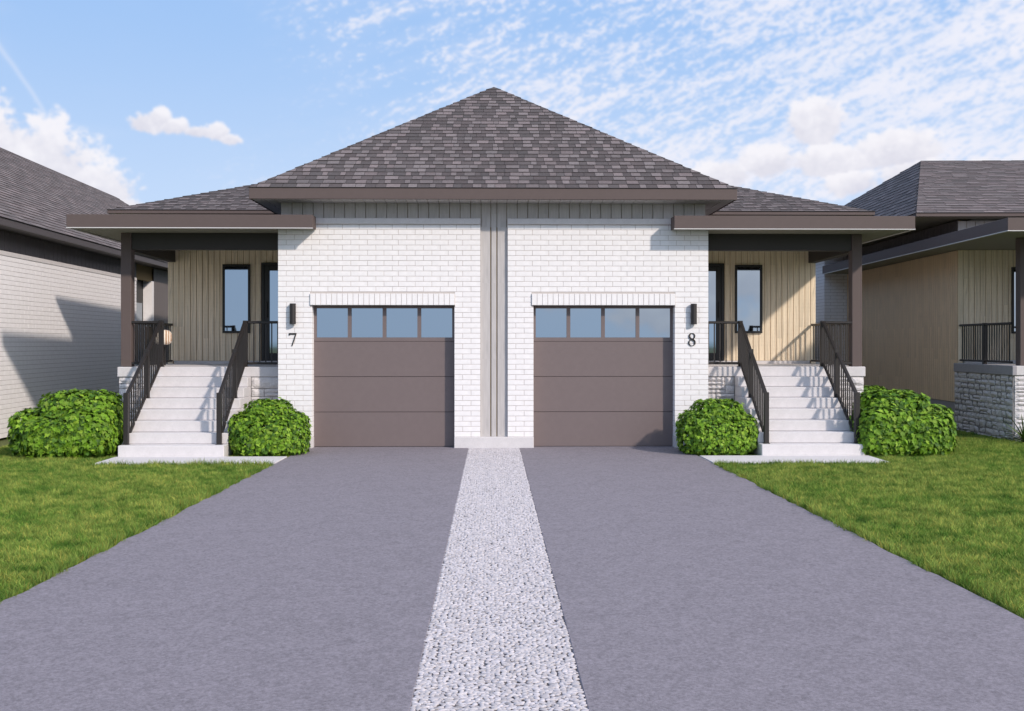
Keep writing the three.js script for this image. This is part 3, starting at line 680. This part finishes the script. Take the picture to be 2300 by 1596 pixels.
// ------------------------------------------------------------------ chair and cushion on the left porch
{
  const c = thing('patio_chair', 'narrow black patio chair behind the stair post on the left porch', 'chair', [-6.24, 1.375, -1.55]);
  span(c, 'seat', M.rail, -0.13, 0.12, 0.35, 0.385, -0.22, 0.22, 0.006);
  span(c, 'backrest', M.rail, -0.145, -0.115, 0.39, 0.72, -0.2, 0.2, 0.006);
  for (const [x, z] of [[-0.12, -0.2], [-0.12, 0.2], [0.1, -0.2], [0.1, 0.2]]) span(c, 'leg', M.rail, x - 0.012, x + 0.012, 0, 0.349, z - 0.012, z + 0.012, 0.003);
  const g = new THREE.SphereGeometry(1, 40, 28), p = g.attributes.position, uv = g.attributes.uv, q = new THREE.Vector3();
  for (let i = 0; i < p.count; i++) {
    q.fromBufferAttribute(p, i);
    const sq = (v) => Math.sign(v) * Math.pow(Math.abs(v), 0.62), edge = Math.max(Math.abs(q.x), Math.abs(q.y));
    const wr = 1 + 0.05 * noise3(q.x * 3, q.y * 3, q.z * 3);
    uv.setXY(i, q.x * 0.5 + 0.5, q.y * 0.5 + 0.5);
    p.setXYZ(i, sq(q.x) * 0.155 * wr, sq(q.y) * 0.135 * wr, q.z * 0.075 * (1 - 0.3 * edge) * wr);
  }
  g.computeVertexNormals();
  const t = thing('cushion', 'tan and white striped cushion beside the stair post on the left porch', 'cushion', [-6.115, 1.895, -1.55], 0.35);
  part(t, 'cover', g, M.fabric);
  part(t, 'piping', new THREE.TubeGeometry(new THREE.CatmullRomCurve3(Array.from({ length: 28 }, (_, i) => { const a = i / 28 * Math.PI * 2, sq = (v) => Math.sign(v) * Math.pow(Math.abs(v), 0.62); return new THREE.Vector3(sq(Math.cos(a)) * 0.156, sq(Math.sin(a)) * 0.136, 0); }), true), 80, 0.004, 6, true), M.trim);
}

// ------------------------------------------------------------------ neighbours
const EYE = new THREE.Vector3(-0.035, 0, 17.92), UPV = new THREE.Vector3(0, 1, 0);
function neighbour(name, label, deg, x, z) { // x, z measured from the point where the camera stands, along the turned street
  const v = new THREE.Vector3(x, 0, z).applyAxisAngle(UPV, R(deg)).add(EYE);
  return thing(name, label, 'house', [v.x, v.y, v.z], R(deg));
}
// right: the same design again, its left porch in view. Origin at the corner of the boarded porch wall
const right = neighbour('neighbour_house', 'house at right edge with timber boarded side wall and grey stone porch', -2.1, 8.885, -21.9);
{
  const H = right, ox = 6.5, oz = 3.1;
  porch(H, -1, ox, oz, { canopyFront: 0.76, canopyOut: 7.225, columnIn: 0.09, noSideBeam: true, fullStone: true, stone: M.greyStone, seed: 95 });
  // stone cladding on the side of the porch base
  const sb = group(H, 'side_stone_base');
  stones(sb, (m, x, y, j) => { m.rotation.y = -Math.PI / 2; m.position.set(-0.072 - j, y - 0.05, -0.02 + x); }, 2.63, 1.25, 333, M.greyStone, [0.075, 0.15], [0.14, 0.36]);
  part(sb, 'joint_backing', box(0.05, 1.25, 2.6), M.stoneJoint, [-0.045, 0.575, 1.31]);
  part(H, 'slab_edge', bevel(0.085, 0.174, 2.66, 0.008), M.greyConcrete, [-0.055, 1.287, 1.33]);
  // boarded side wall
  const side = group(H, 'side_wall');
  part(side, 'backing', box(0.06, 3.25, 7.6), M.darkWoodGroove, [0.035, 2.1, -3.82]);
  const r = mulberry(15);
  for (let z = -0.02, i = 0; z > -7.5; z -= 0.1165, i++) part(side, 'board', slab(0.103, 3.16, 0.02, 0.005, Math.floor(r() * 9)), M.brownWood, [-0.012, 2.138, z - 0.058], -Math.PI / 2);
  span(H, 'plinth', M.greyConcrete, 0.0, 0.2, -0.05, 0.553, -7.6, -0.01, 0.004);
  const hi = group(H, 'upper_side_wall');
  part(hi, 'backing', box(0.06, 0.42, 7.6), M.groove, [0.035, 4.13, -3.82]);
  for (let z = -0.01; z > -7.5; z -= 0.182) part(hi, 'board', slab(0.17, 0.42, 0.02, 0.004), M.charcoalBoard, [-0.012, 4.13, z - 0.09], -Math.PI / 2);
  // brick block further back
  const bw = group(H, 'rear_brick_wall');
  part(bw, 'mortar', box(1.2, 4.3, 8), M.darkMortar, [-0.04, 2.15, -11.607]);
  const fr = brickRows(-0.647, 0.0, 0, 4.3, 0.0914, [0.36], [], 5, 0.007), sd = brickRows(0, 2.6, 0, 4.3, 0.0914, [0.36], [], 6, 0.007);
  stuff(part(bw, 'brick_field', merged([...fr.map((b) => slab(b.w, b.h, 0.05, 0.003, b.v).clone().translate(b.x, b.y, -7.6 + b.dz)), ...sd.map((b) => slab(b.w, b.h, 0.05, 0.003, b.v).clone().rotateY(-Math.PI / 2).translate(-0.648, b.y, -7.63 - b.x))]), M.neighbourBrick));
  // roof: ridge across, steep left slope
  const roof = group(H, 'body_roof'), y0 = 4.44, e = -1.03, zf = 0.45, yr = 6.36, zr = -4.55, zb = -23;
  const v = [[e, y0, zf], [14, y0, zf], [14, y0, zb], [e, y0, zb], [0.915, yr, zr], [12.1, yr, zr]];
  part(roof, 'roof_deck', metricUV(fromTris(v, [[0, 1, 5, 4], [1, 2, 5], [2, 3, 4, 5], [3, 0, 4], [0, 3, 2, 1]])), M.deck);
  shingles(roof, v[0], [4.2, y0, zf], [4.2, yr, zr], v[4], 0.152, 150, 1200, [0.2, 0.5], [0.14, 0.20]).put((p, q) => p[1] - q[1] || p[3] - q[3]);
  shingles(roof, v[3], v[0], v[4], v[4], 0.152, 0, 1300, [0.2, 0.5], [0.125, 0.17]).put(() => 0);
  span(H, 'fascia', M.taupe, e - 0.008, 14, 4.366, y0 - 0.004, zf - 0.02, zf + 0.01, 0.004);
  span(H, 'fascia', M.taupe, e - 0.008, e + 0.02, 4.367, y0 - 0.005, zb, zf - 0.022, 0.004);
  span(H, 'soffit', M.soffit, e + 0.022, 14, 4.368, 4.384, zb, zf - 0.022, 0);
  span(H, 'body_wall', M.zinc, 0.3, 13, 0, 4.36, -20, -0.07, 0);
  // its garage block, outside the frame, keeps the porch in the shade
  span(H, 'garage_block', M.neighbourBrick, 2.815, 10.185, 0, 4.18, -0.05, oz, 0);
  garageRoof(H, ox, oz, 0, 1500);
}
// left: long brick flank. Origin on the wall line at the front corner
const left = neighbour('neighbour_house', 'house at left edge with long white brick flank and big grey roof', 2.0, -8.507, -17.2);
{
  const H = left, zEnd = -11.27; // brick ends there
  const wall = group(H, 'side_wall');
  part(wall, 'mortar', box(0.3, 3.45, 11.26), M.darkMortar, [-0.157, 1.725, zEnd / 2]);
  const rows = brickRows(0, -zEnd, 0.0, 3.44, 0.0914, [0.363], [], 9, 0.006);
  // nearest bricks that the photograph shows are single parts, the rest one mesh
  const seen = rows.filter((b) => b.x > 2.7).sort((a, b) => a.x - b.x), single = new Set(seen.slice(0, 300));
  for (const b of single) part(wall, 'brick', slab(b.w, b.h, 0.06, 0.0025, b.v), M.neighbourBrick, [b.dz, b.y, -b.x], Math.PI / 2);
  stuff(part(wall, 'brick_field', merged(rows.filter((b) => !single.has(b)).map((b) => slab(b.w, b.h, 0.06, 0.0025, b.v).clone().rotateY(Math.PI / 2).translate(b.dz, b.y, -b.x))), M.neighbourBrick));
  span(H, 'cap_stone', M.concrete, -0.2, 0.012, 3.442, 3.53, zEnd, 0, 0.006);
  const fr = group(H, 'frieze_wall');
  part(fr, 'backing', box(0.06, 0.42, 22), M.groove, [-0.085, 3.72, -11]);
  for (let z = 0; z > -11.3; z -= 0.242) part(fr, 'board', slab(0.226, 0.40, 0.025, 0.006), M.charcoalBoard, [-0.03, 3.72, z - 0.12], Math.PI / 2);
  // recess with a dark window, a short brick return, then charcoal boards
  const rear = group(H, 'rear_wall');
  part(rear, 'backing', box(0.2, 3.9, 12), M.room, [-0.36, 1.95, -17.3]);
  part(rear, 'return_wall', box(0.242, 3.52, 0.2), M.neighbourBrick, [-0.122, 1.77, -12.79]);
  for (let z = -12.892; z > -17.5; z -= 0.18) part(rear, 'board', slab(0.172, 3.9, 0.025, 0.004), M.charcoalBoard, [0.002, 1.95, z - 0.09], Math.PI / 2);
  const w = group(H, 'window');
  part(w, 'frame', box(0.04, 3.2, 1.3), M.black, [-0.268, 2.0, -12.0]);
  part(w, 'pane', box(0.01, 1.9, 1.1), M.glass, [-0.245, 1.95, -12.05]);
  span(H, 'soffit', M.darkTaupe, -4.0, 0.385, 3.915, 3.93, -26, 0.4, 0);
  span(H, 'fascia', M.darkTaupe, 0.372, 0.405, 3.905, 4.05, -26, 0.44, 0.004);
  const roof = group(H, 'roof'), x0 = 0.405, xr = -3.9, y0 = 4.052, yr = 7.13;
  const v = [[x0, y0, 0.44], [x0, y0, -26], [xr, yr, -21.8], [xr, yr, -3.8], [2 * xr - x0, y0, 0.44], [2 * xr - x0, y0, -26]];
  part(roof, 'roof_deck', metricUV(fromTris(v, [[0, 1, 2, 3], [1, 5, 2], [5, 4, 3, 2], [4, 0, 3], [0, 4, 5, 1]])), M.deck);
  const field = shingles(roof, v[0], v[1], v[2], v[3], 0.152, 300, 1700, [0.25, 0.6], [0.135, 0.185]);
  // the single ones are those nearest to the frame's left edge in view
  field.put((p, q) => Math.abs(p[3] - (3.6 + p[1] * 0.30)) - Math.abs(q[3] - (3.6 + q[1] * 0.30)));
  span(H, 'body_wall', M.neighbourBrick, -8, -0.31, 0, 3.9, -25, -0.02, 0);
}
porchRailing([0.03, 2.37], [0.03, 0.03], 'black railing on the side of the right neighbour porch above grey stone', { mid: true, base: right });
porchRailing([0.15, 2.55], [2.8, 2.55], 'black railing across the front of the right neighbour porch', { base: right });

// ------------------------------------------------------------------ plants
function leafGeometry() { // one lobed leaf of unit size in the xy plane, stalk at the origin, gently folded and curled
  const out = [[0, 0.02], [0.17, -0.10], [0.20, 0.10], [0.46, 0.12], [0.30, 0.30], [0.42, 0.56], [0.20, 0.52], [0, 1.0]];
  const mirror = out.slice(1, -1).reverse().map(([x, y]) => [-x, y]), ring = [...out, ...mirror], pts = [[0, 0.36], ...ring].map(([x, y]) => [x, y, 0.16 * Math.abs(x) - 0.22 * y * y]);
  const faces = ring.map((_, i) => [0, 1 + i, 1 + (i + 1) % ring.length]);
  const f = []; for (const t of faces) f.push(...t.map((k) => pts[k]));
  return f;
}
const LEAF = leafGeometry();
function shrub(label, pos, lobes, count, seed, size) {
  const t = thing('shrub', label, 'shrub', pos, 0, 'clipped leafy shrubs beside the steps');
  const r = mulberry(seed), P = [], N = [], C = [], UVs = [];
  const o = new THREE.Object3D(), q = new THREE.Vector3(), n = new THREE.Vector3();
  const inside = (p, k) => { for (let i = 0; i < lobes.length; i++) if (i !== k) { const l = lobes[i]; const v = ((p.x - l[0]) / l[3]) ** 4 + ((p.y - l[1]) / l[4]) ** 4 + ((p.z - l[2]) / l[5]) ** 4; if (v < 0.45) return true; } return false; };
  const areas = lobes.map((l) => l[3] * l[4] + l[3] * l[5] + l[4] * l[5]), sum = areas.reduce((a, b) => a + b, 0);
  let made = 0, guard = 0;
  while (made < count && guard++ < count * 8) {
    let a = r() * sum, k = 0; while (a > areas[k] && k < lobes.length - 1) a -= areas[k++];
    const l = lobes[k], d = new THREE.Vector3(r() * 2 - 1, r() * 2 - 1, r() * 2 - 1);
    if (d.length() > 1 || d.length() < 0.1) continue; d.normalize();
    const rr = 1 / Math.pow(d.x ** 4 + d.y ** 4 + d.z ** 4, 0.25), dep = 1 - 0.26 * r() * r() + 0.10 * noise3(d.x * 3 + k * 5, d.y * 3, d.z * 3) + 0.06 * noise3(d.x * 8, d.y * 8 + k, d.z * 8);
    const p = new THREE.Vector3(l[0] + d.x * l[3] * rr * dep, l[1] + d.y * l[4] * rr * dep, l[2] + d.z * l[5] * rr * dep);
    if (p.y < 0.02 || inside(p, k)) continue;
    n.set(d.x ** 3 / l[3], d.y ** 3 / l[4], d.z ** 3 / l[5]).normalize();
    n.x += (r() - 0.5) * 1.1; n.y += (r() - 0.5) * 1.0 + 0.35; n.z += (r() - 0.5) * 1.1; n.normalize();
    o.position.copy(p); o.up.set((r() - 0.5) * 1.6, -0.4 + (r() - 0.5) * 1.6, (r() - 0.5) * 1.6).normalize(); o.lookAt(p.clone().add(n));
    const s = size * (0.5 + r() * 0.75); o.scale.set(s, s, s); o.updateMatrix();
    const young = r(), kk = 0.65 + r() * 0.7;
    const col = young < 0.2 ? [0.25, 0.40, 0.034] : young < 0.75 ? [0.155, 0.30, 0.015] : [0.06, 0.145, 0.012];
    for (let i = 0; i < LEAF.length; i += 3) {
      const tri = [0, 1, 2].map((m) => q.set(...LEAF[i + m]).applyMatrix4(o.matrix).clone());
      const fn = tri[1].clone().sub(tri[0]).cross(tri[2].clone().sub(tri[0])).normalize();
      for (const v of tri) { P.push(v.x, v.y, v.z); N.push(fn.x, fn.y, fn.z); C.push(col[0] * kk, col[1] * kk, col[2] * kk); UVs.push(v.x, v.y); }
    }
    made++;
  }
  const g = new THREE.BufferGeometry();
  g.setAttribute('position', new THREE.Float32BufferAttribute(P, 3)); g.setAttribute('normal', new THREE.Float32BufferAttribute(N, 3)); g.setAttribute('color', new THREE.Float32BufferAttribute(C, 3)); g.setAttribute('uv', new THREE.Float32BufferAttribute(UVs, 2));
  stuff(part(t, 'foliage', g, M.leaf));
  // stems fanning out from the ground
  const tubes = [];
  for (const l of lobes) for (let i = 0; i < 16; i++) {
    const a = new THREE.Vector3(l[0] * 0.6 + (r() - 0.5) * 0.2, -0.03, l[2] * 0.6 + (r() - 0.5) * 0.2), b = new THREE.Vector3(l[0] + (r() - 0.5) * 1.7 * l[3], l[1] + l[4] * (r() * 0.95), l[2] + (r() - 0.5) * 1.7 * l[5]);
    tubes.push(new THREE.TubeGeometry(new THREE.QuadraticBezierCurve3(a, a.clone().lerp(b, 0.5).add(new THREE.Vector3(0, 0.12, 0)), b), 6, 0.007, 5));
  }
  stuff(part(t, 'stems', merged(tubes), M.twig));
}
// lobes: [cx, cy, cz, half x, half y, half z]
shrub('large bright green shrub in front of the left neighbour brick wall', [-6.75, 0, 0.95],
  [[0.10, 0.52, -0.05, 0.60, 0.50, 0.50], [-0.50, 0.36, 0.02, 0.42, 0.37, 0.44], [0.28, 0.40, 0.22, 0.48, 0.40, 0.42], [-0.15, 0.32, 0.30, 0.50, 0.32, 0.34]], 8200, 201, 0.092);
shrub('green shrub between the number seven steps and the left garage door', [-3.64, 0, 0.82],
  [[-0.02, 0.44, -0.05, 0.40, 0.42, 0.42], [-0.36, 0.34, 0.0, 0.26, 0.32, 0.40], [0.32, 0.32, 0.05, 0.30, 0.36, 0.38], [0.0, 0.28, 0.22, 0.48, 0.30, 0.34]], 7000, 202, 0.070);
shrub('green shrub between the right garage door and the number eight steps', [3.64, 0, 0.82],
  [[0.04, 0.44, -0.05, 0.42, 0.42, 0.42], [0.40, 0.32, 0.0, 0.24, 0.30, 0.40], [-0.34, 0.33, 0.05, 0.28, 0.35, 0.38], [0.0, 0.28, 0.22, 0.48, 0.30, 0.34]], 7000, 203, 0.070);
shrub('large darker green shrub beside the outer railing of the number eight steps', [6.60, 0, 0.90],
  [[-0.06, 0.50, -0.05, 0.56, 0.50, 0.50], [0.52, 0.38, 0.0, 0.32, 0.40, 0.44], [-0.35, 0.38, 0.22, 0.42, 0.40, 0.42], [0.22, 0.34, 0.28, 0.50, 0.34, 0.36]], 8200, 204, 0.092);
shrub('small shaded shrub behind the large shrub on the right', [6.95, 0, -1.25], [[0, 0.48, 0, 0.36, 0.50, 0.34]], 2200, 205, 0.088);

{ // spiky plant at the right edge of the frame
  const t = thing('yucca_plant', 'spiky green plant in front of the right neighbour stone base', 'plant', [9.58, -0.03, -0.80]);
  const r = mulberry(300), list = [];
  for (let i = 0; i < 46; i++) {
    const a = i * 2.39996, up = 0.15 + 0.85 * r(), L = 0.38 + r() * 0.30, W = 0.012 + r() * 0.006, dir = new THREE.Vector3(Math.cos(a), 0, Math.sin(a)), sd = new THREE.Vector3(-Math.sin(a), 0, Math.cos(a));
    const pts = [], n = 7;
    for (let k = 0; k <= n; k++) { const f = k / n, w = W * (1 - f * f) + 0.0008, q = dir.clone().multiplyScalar(L * f * (1.15 - up * 0.55)).add(new THREE.Vector3(0, 0.05 + L * (up * f - 0.42 * f * f * (1.1 - up * 0.6)), 0)); pts.push(q.clone().addScaledVector(sd, w).toArray(), q.clone().add(new THREE.Vector3(0, -0.006, 0)).toArray(), q.clone().addScaledVector(sd, -w).toArray()); }
    const f = []; for (let k = 0; k < n; k++) { const b = k * 3; f.push([b, b + 1, b + 4, b + 3], [b + 1, b + 2, b + 5, b + 4], [b + 2, b, b + 3, b + 5]); }
    const g = fromTris(pts, f), c = new Float32Array(g.attributes.position.count * 3), k2 = 0.8 + r() * 0.5;
    for (let k = 0; k < c.length; k += 3) { c[k] = 0.10 * k2; c[k + 1] = 0.165 * k2; c[k + 2] = 0.03 * k2; }
    g.setAttribute('color', new THREE.BufferAttribute(c, 3));
    part(t, 'leaf', g, M.leaf);
  }
  part(t, 'stem', new THREE.CylinderGeometry(0.03, 0.045, 0.12, 10), M.twig, [0, 0.05, 0]);
}

// ------------------------------------------------------------------ lawn
{
  function tuft(seed, n, h0, h1, rad) {
    const r = mulberry(seed), P = [], C = [];
    for (let i = 0; i < n; i++) {
      const a = r() * 6.283, d = Math.sqrt(r()) * rad, x = Math.cos(a) * d, z = Math.sin(a) * d, h = mix(h0, h1, r()), w = 0.0021 + r() * 0.0019, t = r() * 6.283, lean = h * (0.15 + r() * 0.75), la = r() * 6.283;
      const wx = Math.cos(t) * w, wz = Math.sin(t) * w, lx = Math.cos(la) * lean, lz = Math.sin(la) * lean;
      const p0 = [x - wx, 0, z - wz], p1 = [x + wx, 0, z + wz], m0 = [x - wx * 0.8 + lx * 0.35, h * 0.58, z - wz * 0.8 + lz * 0.35], m1 = [x + wx * 0.8 + lx * 0.35, h * 0.58, z + wz * 0.8 + lz * 0.35], tip = [x + lx, h, z + lz];
      const k = 0.75 + r() * 0.5, y = r() < 0.16 ? 1.45 : 1;
      for (const v of [p0, p1, m1, p0, m1, m0, m0, m1, tip]) { P.push(...v); C.push(k * y, k, k); }
    }
    const g = new THREE.BufferGeometry();
    g.setAttribute('position', new THREE.Float32BufferAttribute(P, 3)); g.setAttribute('color', new THREE.Float32BufferAttribute(C, 3)); g.computeVertexNormals();
    return g;
  }
  const variants = [tuft(1, 18, 0.04, 0.08, 0.036), tuft(2, 18, 0.035, 0.072, 0.036), tuft(3, 18, 0.045, 0.09, 0.038), tuft(4, 18, 0.06, 0.12, 0.034)];
  const r = mulberry(88), spots = variants.map(() => []);
  const driveX = (z) => z < 1.2 ? 3.24 : 3.236 + (z - 1.2) * 0.0205;
  const lx = (z) => -8.42 - (z - 0.7) * -0.035; // left neighbour's wall line, roughly
  const rx = (z) => (z > -1.1 ? 99 : 9.66 + (-1.1 - z) * 0.037);
  for (let side = -1; side <= 1; side += 2) for (let z = -6; z < 15.5; z += 0.04) {
    const dist = 17.92 - z, far = (side < 0 ? 0.475 : 0.505) * dist + 1.1;
    for (let x = 0; x < far; x += 0.04) {
      const X = side * (x + (r() - 0.5) * 0.045), Zp = z + (r() - 0.5) * 0.045, ax = Math.abs(X);
      if (ax < driveX(Zp) + 0.02 + 0.05 * noise3(3, side * 5, Zp * 2.2) + 0.04 * noise3(8, side * 5, Zp * 7)) continue;
      if (Zp < 2.37 && Zp > 1.39 && ax < 5.94) continue;
      if (Zp <= 1.44 && Zp > -0.5 && ax > 4.22 && ax < 5.91) continue;
      if (Zp <= 0.0 && ax < 3.75) continue;
      if (Zp <= -0.44 && ax < 6.6) continue;
      if (side < 0 && X < lx(Zp) && Zp < 1.2) continue;
      if (side > 0 && Zp < 0.0 && X > 8.9 + (Zp < -1.2 ? 0.7 : 2.0) && Zp < -1.2) continue;
      if (Zp < -3.2 && r() < 0.55) continue;
      const edge = ax < driveX(Zp) + 0.10 || (Zp > 2.36 && Zp < 2.46 && ax < 5.95);
      const bed = Zp < 1.41 && ax < 4.3;
      spots[edge && !bed ? 3 : Math.floor(r() * 3)].push([X, Zp, edge, bed]);
    }
  }
  const o = new THREE.Object3D(), c = new THREE.Color();
  const lawn = new THREE.Group(); lawn.name = 'grass'; stuff(lawn);
  lawn.userData.label = 'mown green lawn on both sides of the asphalt drives'; lawn.userData.category = 'grass';
  scene.add(lawn);
  variants.forEach((g, k) => {
    const im = new THREE.InstancedMesh(g, M.grass, spots[k].length);
    spots[k].forEach(([x, z, edge, bed], i) => {
      const big = noise3(x * 0.9, 3, z * 0.9), mid = noise3(x * 3.1, 7, z * 3.1), fine = noise3(x * 9, 9, z * 9);
      const s = (bed ? 0.7 : 0.92 + mid * 0.35) * (0.8 + r() * 0.4);
      o.position.set(x, -0.045, z); o.rotation.set((r() - 0.5) * 0.3, r() * 6.283, (r() - 0.5) * 0.3); o.scale.set(1.05, s * (edge ? 1.05 : 1), 1.05); o.updateMatrix(); im.setMatrixAt(i, o.matrix);
      const f2 = noise3(x * 17, 5, z * 17), dry = clamp(0.5 + mid * 0.45 + fine * 0.8 + f2 * 0.7 + big * 0.3 + (r() - 0.5) * 0.5), kk = 0.80 + 0.4 * r() + mid * 0.18 + fine * 0.35 + f2 * 0.3;
      c.setRGB(mix(0.115, 0.270, dry) * kk, mix(0.255, 0.340, dry) * kk, mix(0.034, 0.074, dry) * kk); im.setColorAt(i, c);
    });
    im.name = 'grass_blades'; im.castShadow = im.receiveShadow = true; im.userData.kind = 'stuff';
    lawn.add(im);
  });
  console.log('tufts', spots.map((s) => s.length).join(' '));
}

renderer.render(scene, camera);
